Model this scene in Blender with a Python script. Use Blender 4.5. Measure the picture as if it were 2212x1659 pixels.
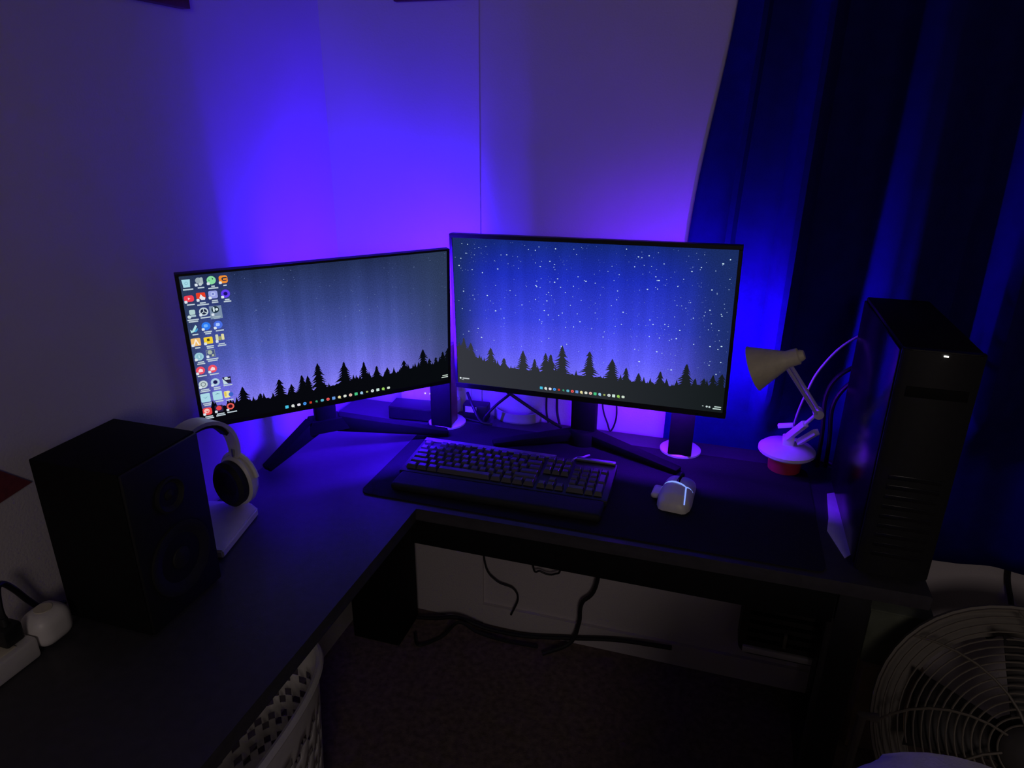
import bpy, bmesh, math, random
from mathutils import Vector, Matrix
random.seed(7)
R = math.radians
# ------------------------------------------------------------------ camera
sc = bpy.context.scene
for o in list(bpy.data.objects): bpy.data.objects.remove(o)
CAM = (0.95728, -1.60297, 1.43106); YAW, PITCH, ROLL, FPX = -0.29191, 0.36954, 0.00937, 1488.96
cd = bpy.data.cameras.new('camera'); cam = bpy.data.objects.new('camera', cd)
sc.collection.objects.link(cam); sc.camera = cam
fw = Vector((math.sin(YAW)*math.cos(PITCH), math.cos(YAW)*math.cos(PITCH), -math.sin(PITCH)))
rt = Vector((math.cos(YAW), -math.sin(YAW), 0)); up = rt.cross(fw)
r2 = rt*math.cos(ROLL)+up*math.sin(ROLL); u2 = up*math.cos(ROLL)-rt*math.sin(ROLL)
cm = Matrix((r2, u2, -fw)).transposed().to_4x4(); cm.translation = CAM
cam.matrix_world = cm
cd.sensor_fit = 'HORIZONTAL'; cd.sensor_width = 36.0; cd.lens = FPX*36.0/2212.0
cd.clip_start = 0.02
# ------------------------------------------------------------------ light / exposure
w = bpy.data.worlds.new('night_room'); sc.world = w; w.use_nodes = True
bg = w.node_tree.nodes['Background']
bg.inputs[0].default_value = (0.88, 0.74, 0.86, 1); bg.inputs[1].default_value = 0.021
def area(name, loc, target, size, energy, col):
    l = bpy.data.lights.new(name, 'AREA'); l.size = size; l.energy = energy; l.color = col
    o = bpy.data.objects.new(name, l); sc.collection.objects.link(o)
    o.location = loc; o.rotation_euler = (Vector(target)-Vector(loc)).to_track_quat('-Z', 'Y').to_euler()
    return o
# dim warm light falling into the room from the hallway behind the photographer
area('hallway_light', (1.55, -3.1, 1.78), (0.9, -0.2, 0.9), 0.6, 4.7, (1.0, 0.84, 0.80))
LED_GAIN = 1.0
LED_L, LED_R = 700.0*LED_GAIN, 470.0*LED_GAIN
vs = sc.view_settings
vs.view_transform = 'Standard'; vs.look = 'None'; vs.exposure = 0.0; vs.gamma = 1.0; vs.use_curve_mapping = False
# ------------------------------------------------------------------ helpers
C = sc.collection
def lin(c): return c/12.92 if c <= .04045 else ((c+.055)/1.055)**2.4
def srgb(r, g, b): return (lin(r/255), lin(g/255), lin(b/255), 1)
MATS = {}
def mat(name, col, rough=.6, noise=.12, scale=40, bump=0.0, metal=0.0, spec=.5, bscale=None, sheen=0):
    if name in MATS: return MATS[name]
    m = bpy.data.materials.new(name); m.use_nodes = True; nt = m.node_tree; b = nt.nodes['Principled BSDF']
    tc = nt.nodes.new('ShaderNodeTexCoord'); n = nt.nodes.new('ShaderNodeTexNoise')
    n.inputs['Scale'].default_value = scale; n.inputs['Detail'].default_value = 4
    nt.links.new(tc.outputs['Object'], n.inputs['Vector'])
    cr = nt.nodes.new('ShaderNodeValToRGB')
    a = [max(0, c*(1-noise)) for c in col[:3]]; d = [min(1, c*(1+noise)) for c in col[:3]]
    cr.color_ramp.elements[0].position = .3; cr.color_ramp.elements[1].position = .7
    cr.color_ramp.elements[0].color = (*a, 1); cr.color_ramp.elements[1].color = (*d, 1)
    nt.links.new(n.outputs['Fac'], cr.inputs['Fac']); nt.links.new(cr.outputs['Color'], b.inputs['Base Color'])
    b.inputs['Roughness'].default_value = rough; b.inputs['Metallic'].default_value = metal
    b.inputs['Specular IOR Level'].default_value = spec
    if sheen: b.inputs['Sheen Weight'].default_value = sheen
    if bump:
        n2 = nt.nodes.new('ShaderNodeTexNoise'); n2.inputs['Scale'].default_value = bscale or scale*4
        n2.inputs['Detail'].default_value = 3; nt.links.new(tc.outputs['Object'], n2.inputs['Vector'])
        bp = nt.nodes.new('ShaderNodeBump'); bp.inputs['Strength'].default_value = bump; bp.inputs['Distance'].default_value = .002
        nt.links.new(n2.outputs['Fac'], bp.inputs['Height']); nt.links.new(bp.outputs['Normal'], b.inputs['Normal'])
    MATS[name] = m; return m
def emit(name, col, strength):
    if name in MATS: return MATS[name]
    m = bpy.data.materials.new(name); m.use_nodes = True; nt = m.node_tree; nt.nodes.clear()
    o = nt.nodes.new('ShaderNodeOutputMaterial'); e = nt.nodes.new('ShaderNodeEmission')
    e.inputs[0].default_value = (*col[:3], 1); e.inputs[1].default_value = strength
    nt.links.new(e.outputs[0], o.inputs[0]); MATS[name] = m; return m

M_WALL = mat('wall_paint', (.60, .55, .56), .85, .04, 3, .35, bscale=220)
M_FLOOR = mat('carpet', (.16, .115, .095), .95, .35, 60, .6, bscale=300)
M_DESK = mat('black_desk_laminate', (.046, .043, .050), .48, .12, 60, .10, spec=.42, bscale=500)
M_BLK = mat('black_plastic', (.009, .009, .010), .5, .15, 80)
M_BLKM = mat('matte_black', (.005, .005, .0055), .8, .2, 80, spec=.2)
M_GLOSS = mat('glossy_black', (.012, .012, .014), .22, .1, 60)
M_MAT = mat('desk_mat_cloth', (.016, .015, .018), .95, .25, 400, .3, bscale=900, spec=.2)
M_WHITE = mat('white_plastic', (.74, .71, .68), .42, .05, 50)
M_CREAM = mat('cream_plastic', (.66, .60, .46), .5, .08, 60)
M_WHITE2 = mat('grey_aluminium', (.28, .28, .30), .35, .05, 50, metal=.5)
M_PAPER = mat('paper', (.80, .78, .78), .8, .05, 60)
M_RED = mat('red_plastic', (.45, .03, .05), .45, .1, 50)
M_MAROON = mat('maroon_felt', (.16, .022, .028), .9, .2, 80)
M_MAROON_FRAME = mat('maroon_frame', (.10, .015, .03), .5, .2, 60)
M_CURT = mat('navy_curtain', (.005, .005, .13), .9, .12, 30, .25, bscale=500, spec=.15)
M_METAL = mat('black_metal', (.02, .02, .021), .45, .1, 60, metal=.3)
M_STEEL = mat('steel', (.45, .45, .46), .35, .08, 60, metal=.9)
M_LITSIDE = mat('brown_lit_side', (.20, .115, .055), .5, .3, 25)  # brown puts the lit, overexposed edge into the speaker sides' colour
M_KEY = mat('keycap_dark', (.08, .077, .087), .25, .06, 60, spec=.9)
M_KCASE = mat('keyboard_case', (.022, .022, .024), .4, .1, 60)
M_CARD = mat('cardboard', (.30, .22, .14), .9, .15, 30)
M_GREEN = mat('sage_card', (.15, .17, .12), .9, .15, 30)
M_FANP = mat('off_white_wire', (.22, .19, .145), .5, .08, 60)
M_FAND = mat('fan_dark', (.05, .045, .04), .6, .1, 60)
M_GREYUP = mat('pale_upholstery', (.52, .50, .54), .9, .08, 60, .3, bscale=400)
M_CABLE = mat('black_cable', (.010, .010, .012), .55, .1, 60)
M_PALEC = mat('pale_cable', (.45, .43, .45), .5, .05, 60)
M_PRINT = mat('faded_print', (.10, .05, .09), .7, .4, 12)
M_PAD = mat('black_leatherette', (.012, .012, .012), .75, .2, 120, .2)
M_LED = emit('led_violet', (.040, .003, 1.0), LED_L)
M_LEDW = emit('led_violet_soft', (.040, .003, 1.0), LED_L*.42)
M_LEDB = emit('led_violet_low', (.040, .003, 1.0), LED_L*2.4)
M_LED2 = emit('led_violet_bright', (.105, .004, 1.0), LED_R)
M_POWER = emit('white_power_led', (1, .98, .92), 3.0)
M_MOUSELED = emit('blue_white_glow', srgb(128, 155, 255), 1.15)

def link(o, parent=None):
    C.objects.link(o)
    if parent is not None: o.parent = parent
    return o
def obj(name, bm, m, parent=None, smooth=False, kind=None):
    me = bpy.data.meshes.new(name)
    bmesh.ops.recalc_face_normals(bm, faces=bm.faces[:])
    bm.to_mesh(me); bm.free()
    for x in (m if isinstance(m, (list, tuple)) else [m]): me.materials.append(x)
    if smooth:
        for p in me.polygons: p.use_smooth = True
        try: me.set_sharp_from_angle(angle=R(38))
        except Exception: pass
    o = bpy.data.objects.new(name, me); link(o, parent)
    if kind: o['kind'] = kind
    return o
def thing(name, label, cat, loc=(0, 0, 0), rz=0, group=None):
    o = bpy.data.objects.new(name, None); o.empty_display_size = .05; link(o)
    o.location = loc; o.rotation_euler = (0, 0, rz); tag(o, label, cat, group); return o
def tag(o, label, cat, group=None):
    o['label'] = label; o['category'] = cat
    if group: o['group'] = group
    return o
def struct(o): o['kind'] = 'structure'; return o
def B(): return bmesh.new()
def box(bm, x0, x1, y0, y1, z0, z1, bev=0, seg=2, mx=None):
    r = bmesh.ops.create_cube(bm, size=1.0); v = r['verts']
    for k in v: k.co = Vector(((x0+x1)/2+k.co.x*(x1-x0), (y0+y1)/2+k.co.y*(y1-y0), (z0+z1)/2+k.co.z*(z1-z0)))
    if bev:
        es = list({e for k in v for e in k.link_edges})
        bv = bmesh.ops.bevel(bm, geom=es, offset=bev, segments=seg, affect='EDGES', profile=.5); v = list({q for f in bv['faces'] for q in f.verts} | {k for k in v if k.is_valid})
    if mx is not None:
        for k in v: k.co = mx @ k.co
    return v
def bxo(name, dims, m, parent=None, bev=0, mx=None, seg=2):
    bm = B(); box(bm, *dims, bev=bev, mx=mx, seg=seg); return obj(name, bm, m, parent, smooth=bev > 0)
def lathe(bm, prof, seg=32, mx=None, cap=True):
    rings = []
    for r, z in prof:
        rings.append([bm.verts.new((r*math.cos(2*math.pi*i/seg), r*math.sin(2*math.pi*i/seg), z)) for i in range(seg)])
    for a, b in zip(rings, rings[1:]):
        for i in range(seg):
            bm.faces.new((a[i], a[(i+1) % seg], b[(i+1) % seg], b[i]))
    if cap:
        if prof[0][0] > 1e-6: bm.faces.new(rings[0][::-1])
        if prof[-1][0] > 1e-6: bm.faces.new(rings[-1])
    if mx is not None:
        for rr in rings:
            for v in rr: v.co = mx @ v.co
def tube(bm, pts, r, seg=8, cap=True, closed=False):
    pts = [Vector(p) for p in pts]; n = len(pts); rings = []; prev = None
    rad = r if isinstance(r, (list, tuple)) else [r]*n
    for i, p in enumerate(pts):
        if closed: t = pts[(i+1) % n]-pts[i-1]
        else: t = pts[min(i+1, n-1)]-pts[max(i-1, 0)]
        t.normalize()
        if prev is None: a = t.orthogonal().normalized()
        else: a = (prev-t*prev.dot(t)).normalized()
        prev = a; b = t.cross(a)
        rings.append([bm.verts.new(p+(a*math.cos(2*math.pi*k/seg)+b*math.sin(2*math.pi*k/seg))*rad[i]) for k in range(seg)])
    pr = list(zip(rings, rings[1:]))+([(rings[-1], rings[0])] if closed else [])
    for a, b in pr:
        for k in range(seg): bm.faces.new((a[k], a[(k+1) % seg], b[(k+1) % seg], b[k]))
    if cap and not closed: bm.faces.new(rings[0][::-1]); bm.faces.new(rings[-1])
def spline(pts, n=8):
    P = [Vector(p) for p in pts]; P = [P[0]*2-P[1]]+P+[P[-1]*2-P[-2]]; out = []
    for i in range(1, len(P)-2):
        a, b, c, d = P[i-1:i+3]
        for k in range(n):
            t = k/n
            out.append(.5*((2*b)+(c-a)*t+(2*a-5*b+4*c-d)*t*t+(3*b-a-3*c+d)*t**3))
    out.append(P[-2]); return out
def cable(name, pts, r, m, parent=None, n=8):
    bm = B(); tube(bm, spline(pts, n), r, 8); return obj(name, bm, m, parent, smooth=True)
def prism(bm, poly, z0, z1, mx=None):
    a = [bm.verts.new((x, y, z0)) for x, y in poly]; b = [bm.verts.new((x, y, z1)) for x, y in poly]
    bm.faces.new(a[::-1]); bm.faces.new(b); n = len(poly)
    for i in range(n): bm.faces.new((a[i], a[(i+1) % n], b[(i+1) % n], b[i]))
    if mx is not None:
        for v in a+b: v.co = mx @ v.co
def beam(bm, p, q, w0, h0, w1, h1, bev=0):
    """tapered bar from p to q, widths horizontal, heights vertical"""
    p, q = Vector(p), Vector(q); t = (q-p).normalized(); s = t.cross(Vector((0, 0, 1))).normalized(); u = s.cross(t)
    vs = []
    for c, w_, h_ in ((p, w0, h0), (q, w1, h1)):
        vs.append([bm.verts.new(c+s*w_/2*a+u*h_/2*b) for a, b in ((-1, -1), (1, -1), (1, 1), (-1, 1))])
    a, b = vs; fs = [bm.faces.new(a), bm.faces.new(b[::-1])]
    for i in range(4): fs.append(bm.faces.new((a[i], b[i], b[(i+1) % 4], a[(i+1) % 4])))
    if bev: bmesh.ops.bevel(bm, geom=list({e for f in fs for e in f.edges}), offset=bev, segments=2, affect='EDGES', profile=.5)
def rrect(w_, h_, r, seg=5):
    pts = []
    for cx, cy, a0 in ((w_/2-r, h_/2-r, 0), (-w_/2+r, h_/2-r, 90), (-w_/2+r, -h_/2+r, 180), (w_/2-r, -h_/2+r, 270)):
        for k in range(seg+1):
            a = R(a0+90*k/seg); pts.append((cx+r*math.cos(a), cy+r*math.sin(a)))
    return pts
H = 0.70            # desk top height
# ------------------------------------------------------------------ structure
bm = B(); box(bm, -.1, 3.4, -4.6, .1, -.06, 0); struct(obj('floor', bm, M_FLOOR))
bm = B(); box(bm, -.10, 0, -4.6, .10, 0, 2.5); struct(obj('wall_left', bm, M_WALL))
bm = B(); box(bm, 0, 3.4, 0, .10, 0, 2.5); struct(obj('wall_back', bm, M_WALL))
# the corner stretch of the back wall stands slightly proud of the rest
bm = B(); box(bm, 0.0, .394, -.008, 0, 0, 2.5); struct(obj('wall_corner', bm, M_WALL))
bm = B(); box(bm, 0, .012, -4.6, -.008, 0, .07); struct(obj('baseboard_left', bm, M_WALL))
bm = B(); box(bm, .394, 3.4, -.012, 0, 0, .07); struct(obj('baseboard_back', bm, M_WALL))

# ------------------------------------------------------------------ desk
DX0, DX1, DYF, DYB, WX = .035, 1.356, -.512, -.028, .43
desk = thing('corner_desk', 'black L-shaped corner desk carrying the monitors and keyboard', 'desk', (0, 0, 0))
L = B(); prism(L, [(DX0, DYB), (DX0, -1.75), (WX, -1.75), (WX, DYF), (DX1, DYF), (DX1, DYB)], H-.026, H)
bmesh.ops.bevel(L, geom=[e for e in L.edges], offset=.003, segments=2, affect='EDGES', profile=.5)
obj('desk_top', L, M_DESK, desk, smooth=True)
bxo('apron', (WX-.015, 1.215, DYF+.004, DYF+.022, .612, H-.026), M_BLKM, desk, .002)
bxo('frame_rail', (WX+.02, 1.23, -.10, -.07, .635, H-.026), M_METAL, desk, .002)
bxo('frame_rail', (WX-.05, WX-.02, -1.7, DYF-.02, .645, H-.026), M_METAL, desk, .002)
for x, y in ((1.245, -.48), (1.32, -.09), (.10, -1.70), (.39, -1.70)):
    bxo('leg', (x-.026, x+.026, y-.025, y+.025, 0, H-.026), M_METAL, desk, .003)
bxo('leg_brace', (1.25, 1.31, -.46, -.11, .05, .09), M_METAL, desk, .002)
bxo('corner_leg', (.05, .196, -.178, -.042, 0, H-.026), M_BLKM, desk, .004)

# ------------------------------------------------------------------ desk mat
bm = B()
mp = [(x*1+.745, y-.298) for x, y in rrect(.90, .396, .022)]
prism(bm, mp, H, H+.003); dm = obj('desk_mat', bm, M_MAT)
tag(dm, 'large black cloth desk mat under the keyboard and mouse', 'desk mat')
ZM = H+.003
# ------------------------------------------------------------------ monitors
def panel_matrix(c, ya, ti, ro):
    n = Vector((math.sin(ya)*math.cos(ti), -math.cos(ya)*math.cos(ti), math.sin(ti)))
    r = Vector((math.cos(ya), math.sin(ya), 0)); u = n.cross(r)
    if u.z < 0: u = -u
    a = r*math.cos(ro)+u*math.sin(ro); b = u*math.cos(ro)-r*math.sin(ro)
    m = Matrix((a, b, a.cross(b))).transposed().to_4x4(); m.translation = c; return m
def sky_mat(name, ramp, edge, left_dim, right_dim, cor, corfac, streak):
    """emission picture: vertical gradient, darker corners, faint light pillars"""
    m = bpy.data.materials.new(name); m.use_nodes = True; nt = m.node_tree; nt.nodes.clear(); N = nt.nodes.new; K = nt.links.new
    out = N('ShaderNodeOutputMaterial'); em = N('ShaderNodeEmission'); K(em.outputs[0], out.inputs[0])
    tc = N('ShaderNodeTexCoord'); sp = N('ShaderNodeSeparateXYZ'); K(tc.outputs['Object'], sp.inputs[0])
    def mr(src, a, b, c=0, d=1):
        q = N('ShaderNodeMapRange'); q.inputs['From Min'].default_value = a; q.inputs['From Max'].default_value = b
        q.inputs['To Min'].default_value = c; q.inputs['To Max'].default_value = d; q.interpolation_type = 'SMOOTHSTEP'; K(src, q.inputs['Value']); return q.outputs[0]
    v = N('ShaderNodeMapRange'); v.inputs['From Min'].default_value = ramp[0]; v.inputs['From Max'].default_value = ramp[1]; K(sp.outputs[1], v.inputs['Value'])
    cr = N('ShaderNodeValToRGB'); els = cr.color_ramp.elements
    while len(els) < len(ramp[2]): els.new(.5)
    for e, (p, c) in zip(els, ramp[2]): e.position = p; e.color = srgb(*c)
    K(v.outputs[0], cr.inputs[0])
    # pillars of light
    mp_ = N('ShaderNodeMapping'); mp_.inputs['Scale'].default_value = (26, 1.2, 1); K(tc.outputs['Object'], mp_.inputs[0])
    no = N('ShaderNodeTexNoise'); no.inputs['Scale'].default_value = 1; no.inputs['Detail'].default_value = 2; K(mp_.outputs[0], no.inputs[0])
    st = mr(no.outputs['Fac'], .35, .7, 1-streak, 1+streak)
    mx = N('ShaderNodeMix'); mx.data_type = 'RGBA'; mx.blend_type = 'MULTIPLY'; mx.inputs[0].default_value = 1
    K(cr.outputs[0], mx.inputs[6]); cb = N('ShaderNodeCombineColor'); [K(st, cb.inputs[i]) for i in range(3)]; K(cb.outputs[0], mx.inputs[7])
    # edges fade to the greyer tone
    el = mr(sp.outputs[0], -edge, -edge+left_dim, 1, 0); er = mr(sp.outputs[0], edge-right_dim, edge, 0, 1)
    ad = N('ShaderNodeMath'); ad.operation = 'MAXIMUM'; K(el, ad.inputs[0]); K(er, ad.inputs[1])
    ml = N('ShaderNodeMath'); ml.operation = 'MULTIPLY'; ml.inputs[1].default_value = corfac; K(ad.outputs[0], ml.inputs[0])
    m2 = N('ShaderNodeMix'); m2.data_type = 'RGBA'; K(ml.outputs[0], m2.inputs[0]); K(mx.outputs[2], m2.inputs[6]); m2.inputs[7].default_value = srgb(*cor)
    # fine moire grain
    g = N('ShaderNodeTexNoise'); g.inputs['Scale'].default_value = 420; K(tc.outputs['Object'], g.inputs[0]); gm = mr(g.outputs['Fac'], .3, .7, .86, 1.14)
    m3 = N('ShaderNodeMix'); m3.data_type = 'RGBA'; m3.blend_type = 'MULTIPLY'; m3.inputs[0].default_value = 1
    K(m2.outputs[2], m3.inputs[6]); c3 = N('ShaderNodeCombineColor'); [K(gm, c3.inputs[i]) for i in range(3)]; K(c3.outputs[0], m3.inputs[7])
    K(m3.outputs[2], em.inputs[0]); em.inputs[1].default_value = 1.0
    return m
def tree_mat(name, a, b, x0, x1):
    m = bpy.data.materials.new(name); m.use_nodes = True; nt = m.node_tree; nt.nodes.clear(); N = nt.nodes.new; K = nt.links.new
    out = N('ShaderNodeOutputMaterial'); em = N('ShaderNodeEmission'); K(em.outputs[0], out.inputs[0])
    tc = N('ShaderNodeTexCoord'); sp = N('ShaderNodeSeparateXYZ'); K(tc.outputs['Object'], sp.inputs[0])
    q = N('ShaderNodeMapRange'); q.inputs['From Min'].default_value = x0; q.inputs['From Max'].default_value = x1; K(sp.outputs[0], q.inputs[0])
    cr = N('ShaderNodeValToRGB'); cr.color_ramp.elements[0].color = srgb(*a); cr.color_ramp.elements[1].color = srgb(*b)
    K(q.outputs[0], cr.inputs[0]); K(cr.outputs[0], em.inputs[0]); return m
def col_mat(name, strength=1.0):
    m = bpy.data.materials.new(name); m.use_nodes = True; nt = m.node_tree; nt.nodes.clear()
    o = nt.nodes.new('ShaderNodeOutputMaterial'); e = nt.nodes.new('ShaderNodeEmission'); a = nt.nodes.new('ShaderNodeVertexColor'); a.layer_name = 'Col'
    nt.links.new(a.outputs[0], e.inputs[0]); e.inputs[1].default_value = strength; nt.links.new(e.outputs[0], o.inputs[0]); return m
M_PIX = col_mat('screen_pixels')
class Flat:
    """coloured flat print on a screen"""
    def __init__(s): s.v = []; s.f = []; s.c = []; s.m = []
    def new(s): s.m.append(len(s.f))
    def poly(s, pts, z, col):
        b = len(s.v); s.v += [(x, y, z) for x, y in pts]; s.f.append(list(range(b, b+len(pts)))); s.c.append(col if len(col) == 4 else srgb(*col))
    def rect(s, cx, cy, w_, h_, z, col, r=0):
        s.poly([(cx+x, cy+y) for x, y in (rrect(w_, h_, r, 3) if r else ((-w_/2, -h_/2), (w_/2, -h_/2), (w_/2, h_/2), (-w_/2, h_/2)))], z, col)
    def disc(s, cx, cy, r, z, col, n=16): s.poly([(cx+r*math.cos(2*math.pi*k/n), cy+r*math.sin(2*math.pi*k/n)) for k in range(n)], z, col)
    def split(s, name, parent):
        for a, b in zip(s.m, s.m[1:]+[len(s.f)]):
            g = Flat(); x = sum(s.v[i][0] for i in s.f[a])/len(s.f[a]); y = sum(s.v[i][1] for i in s.f[a])/len(s.f[a])
            for q in range(a, b): g.poly2([(s.v[i][0]-x, s.v[i][1]-y, s.v[i][2]) for i in s.f[q]], s.c[q])
            g.build(name, parent).location = (x, y, 0)
    def poly2(s, pts, col): b = len(s.v); s.v += pts; s.f.append(list(range(b, b+len(pts)))); s.c.append(col)
    def build(s, name, parent, kind=None):
        me = bpy.data.meshes.new(name); me.from_pydata(s.v, [], s.f); at = me.color_attributes.new('Col', 'FLOAT_COLOR', 'CORNER')
        i = 0
        for p, c in zip(me.polygons, s.c):
            for _ in p.vertices: at.data[i].color = c; i += 1
        me.materials.append(M_PIX); o = bpy.data.objects.new(name, me); link(o, parent)
        if kind: o['kind'] = kind
        return o
def treeline(parent, tips, ridge, bottom, m, xl, xr):
    f_v, f_f = [], []
    def poly(pts, z):
        b = len(f_v); f_v.extend([(max(xl, min(xr, x)), y, z) for x, y in pts]); f_f.append(list(range(b, b+len(pts))))
    def ry(x):
        for (a, b), (c, d) in zip(ridge, ridge[1:]):
            if a <= x <= c: return b+(d-b)*(x-a)/(c-a)
        return ridge[0][1] if x < ridge[0][0] else ridge[-1][1]
    n = 130; xs = [xl+(xr-xl)*i/n for i in range(n+1)]; ys = [ry(x)+random.uniform(-.0015, .004) for x in xs]
    for i in range(n): poly([(xs[i], bottom), (xs[i+1], bottom), (xs[i+1], ys[i+1]), (xs[i], ys[i])], .0007)
    for k, (tx, ty) in enumerate(tips):
        by = ry(tx)-.012; h = ty-by; wd = h*random.uniform(.27, .38)+.004; z = .0008
        poly([(tx-.0009, by), (tx+.0009, by), (tx+.0004, ty+.001), (tx-.0004, ty+.001)], z)
        lay = max(6, int(h/.005))
        for j in range(lay):
            t = j/lay; yb = by+h*t; ww = wd*(1-t)**.8*random.uniform(.7, 1.2)+.001; hh = h/lay*2.1
            dl, dr = random.uniform(.0, .004), random.uniform(.0, .004)
            poly([(tx-ww, yb-dl), (tx-ww*.4, yb+hh*.12), (tx, yb-.001), (tx+ww*.45, yb+hh*.1), (tx+ww*random.uniform(.8, 1.1), yb-dr), (tx+ww*.25, min(ty, yb+hh*.7)), (tx, min(ty, yb+hh)), (tx-ww*.25, min(ty, yb+hh*.7))], z+.00001*j)
    for i in range(80):
        x = random.uniform(xl+.003, xr-.003); yb = ry(x)-.004; h = random.uniform(.006, .020)
        poly([(x-h*.32, yb), (x+h*.32, yb), (x+h*.1, yb+h*.6), (x, yb+h), (x-h*.1, yb+h*.55)], .00075)
    me = bpy.data.meshes.new('tree_silhouettes'); me.from_pydata(f_v, [], f_f); me.materials.append(m)
    o = bpy.data.objects.new('tree_silhouettes', me); link(o, parent); return o
TASKC = [(70, 190, 225), (215, 220, 215), (225, 220, 230), (70, 150, 240), (200, 60, 40), (60, 150, 110), (90, 175, 200), (235, 90, 90), (100, 150, 220), (225, 215, 160), (215, 220, 210), (240, 195, 180),
         (70, 195, 130), (150, 195, 225), (150, 165, 90), (215, 225, 225), (200, 225, 215), (150, 205, 90), (205, 220, 205)]
def taskbar(f, x0, x1, y0, y1):
    for i, c in enumerate(TASKC):
        t = i/18; x = x0+(x1-x0)*t; y = y0+(y1-y0)*t; s = .0033 if i not in (4, 5, 14) else .0024
        k = i % 4; f.new()
        if k == 0: f.rect(x, y, 2*s, 2*s, .0010, c, s*.3)
        elif k == 1: f.disc(x, y, s, .0010, c, 10); f.poly([(x+s*.3, y-s*.3), (x+s*1.1, y-s*1.1), (x+s*.8, y-s*1.2), (x, y-s*.6)], .00105, c)
        elif k == 2: f.rect(x, y, 2*s, 1.7*s, .0010, c, s*.6)
        else: f.disc(x, y, s*1.05, .0010, c, 12); f.disc(x, y, s*.35, .00105, tuple(int(q*.55) for q in c), 8)
def monitor(label, c, ya, ti, ro, W_, H_, hub, scr, skym, treem, tips, ridge, back_depth):
    t = thing('monitor', label, 'monitor', (hub[0], hub[1], hub[3]), ya)
    PM = panel_matrix(c, ya, ti, ro); T = Matrix.Translation((hub[0], hub[1], hub[3])) @ Matrix.Rotation(ya, 4, 'Z')
    LM = T.inverted() @ PM
    x0, x1, y0, y1 = scr
    # bezel frame around the glass
    bm = B()
    for d in ((-W_/2, W_/2, y1, H_/2), (-W_/2, W_/2, -H_/2, y0), (-W_/2, x0, y0, y1), (x1, W_/2, y0, y1)):
        box(bm, d[0], d[1], d[2], d[3], -.016, .0015, .0006, 1)
    o = obj('bezel', bm, M_BLK, t, True); o.matrix_local = LM
    # back shell: stepped, deeper towards the middle
    bm = B(); prof = [(1.0, -.004), (.985, -.018), (.72, -.030), (.62, -back_depth), (.30, -back_depth-.004)]; prev = None
    for s, z in prof:
        ring = [bm.verts.new((x*s, y*s-.0*z, z)) for x, y in rrect(W_*.995, H_*.99, .012, 4)]
        if prev:
            for i in range(len(ring)): bm.faces.new((prev[i], prev[(i+1) % len(ring)], ring[(i+1) % len(ring)], ring[i]))
        else: bm.faces.new(ring)
        prev = ring
    bm.faces.new(prev[::-1]); o = obj('back_shell', bm, M_BLK, t, True); o.matrix_local = LM
    # screen
    bm = B(); vs_ = [bm.verts.new(p) for p in ((x0, y0, 0), (x1, y0, 0), (x1, y1, 0), (x0, y1, 0))]; bm.faces.new(vs_)
    s = obj('screen', bm, skym, t); s.matrix_local = LM
    treeline(s, tips, ridge, y0, treem, x0, x1)
    # power mark on the chin
    bm = B(); box(bm, W_*.40, W_*.41, -H_/2+.003, -H_/2+.006, .001, .003); o = obj('power_button', bm, M_BLKM, t); o.matrix_local = LM
    return t, s, LM
# ---- right-hand monitor
RT = [(-.2807,-.0564),(-.2638,-.067),(-.2152,-.0746),(-.1831,-.0957),(-.1375,-.0737),(-.1104,-.0905),(-.0847,-.0739),(-.0729,-.076),(-.0468,-.0532),(.0143,-.061),(.0642,-.0728),(.0948,-.0895),(.1219,-.0981),(.1671,-.09),(.2197,-.0681),(.2387,-.0975),(.2562,-.0955),(.2739,-.0865),(.2909,-.0826)]
RR = [(-.3027,-.076),(-.268,-.086),(-.245,-.102),(-.2277,-.108),(-.1667,-.1184),(-.0196,-.1189),(.1417,-.1189),(.193,-.1182),(.2474,-.1129),(.3024,-.1085)]
skyR = sky_mat('night_sky_wide', (-.125, .170, [(0, (118, 112, 255)), (.18, (92, 90, 246)), (.42, (56, 66, 222)), (.75, (30, 46, 186)), (1, (20, 40, 120))]), .30, .10, .17, (26, 44, 92), .92, .10)
treeR = tree_mat('wide_tree_haze', (52, 54, 62), (20, 26, 28), -.3, .3)  # grey fade to the left paints the panel's glow haze over the trees
SR = (-.299, .299, -.1665, .1705)
monR, scrR, LMR = monitor('larger monitor on the right, starry blue night sky over a fir tree line', (.6956, -.2033, 1.0214), -.0478, -.0007, .0229, .612, .3581, (.69, -.115, .90, ZM), SR, skyR, treeR, RT, RR, .045)
f = Flat()
taskbar(f, -.0946, .0908, -.1567, -.1559)
for dx in (-.003, 0, .003): pass
f.new(); f.disc(-.2925, -.1545, .0024, .001, (215, 225, 230), 10); f.rect(-.279, -.1545, .017, .0026, .001, (190, 195, 200)); f.rect(-.287, -.1585, .006, .0018, .001, (150, 155, 160))
f.new(); f.rect(.2885, -.1545, .0135, .0024, .001, (190, 210, 205)); f.rect(.287, -.1590, .0165, .0024, .001, (190, 210, 205))
f.disc(.272, -.1565, .0022, .001, (190, 205, 205), 8); f.disc(.2665, -.156, .0022, .001, (190, 205, 205), 8); f.rect(.2585, -.1555, .0025, .0018, .001, (190, 205, 205))
f.split('taskbar_icon', scrR)
f = Flat(); rs = random.Random(3)
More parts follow.
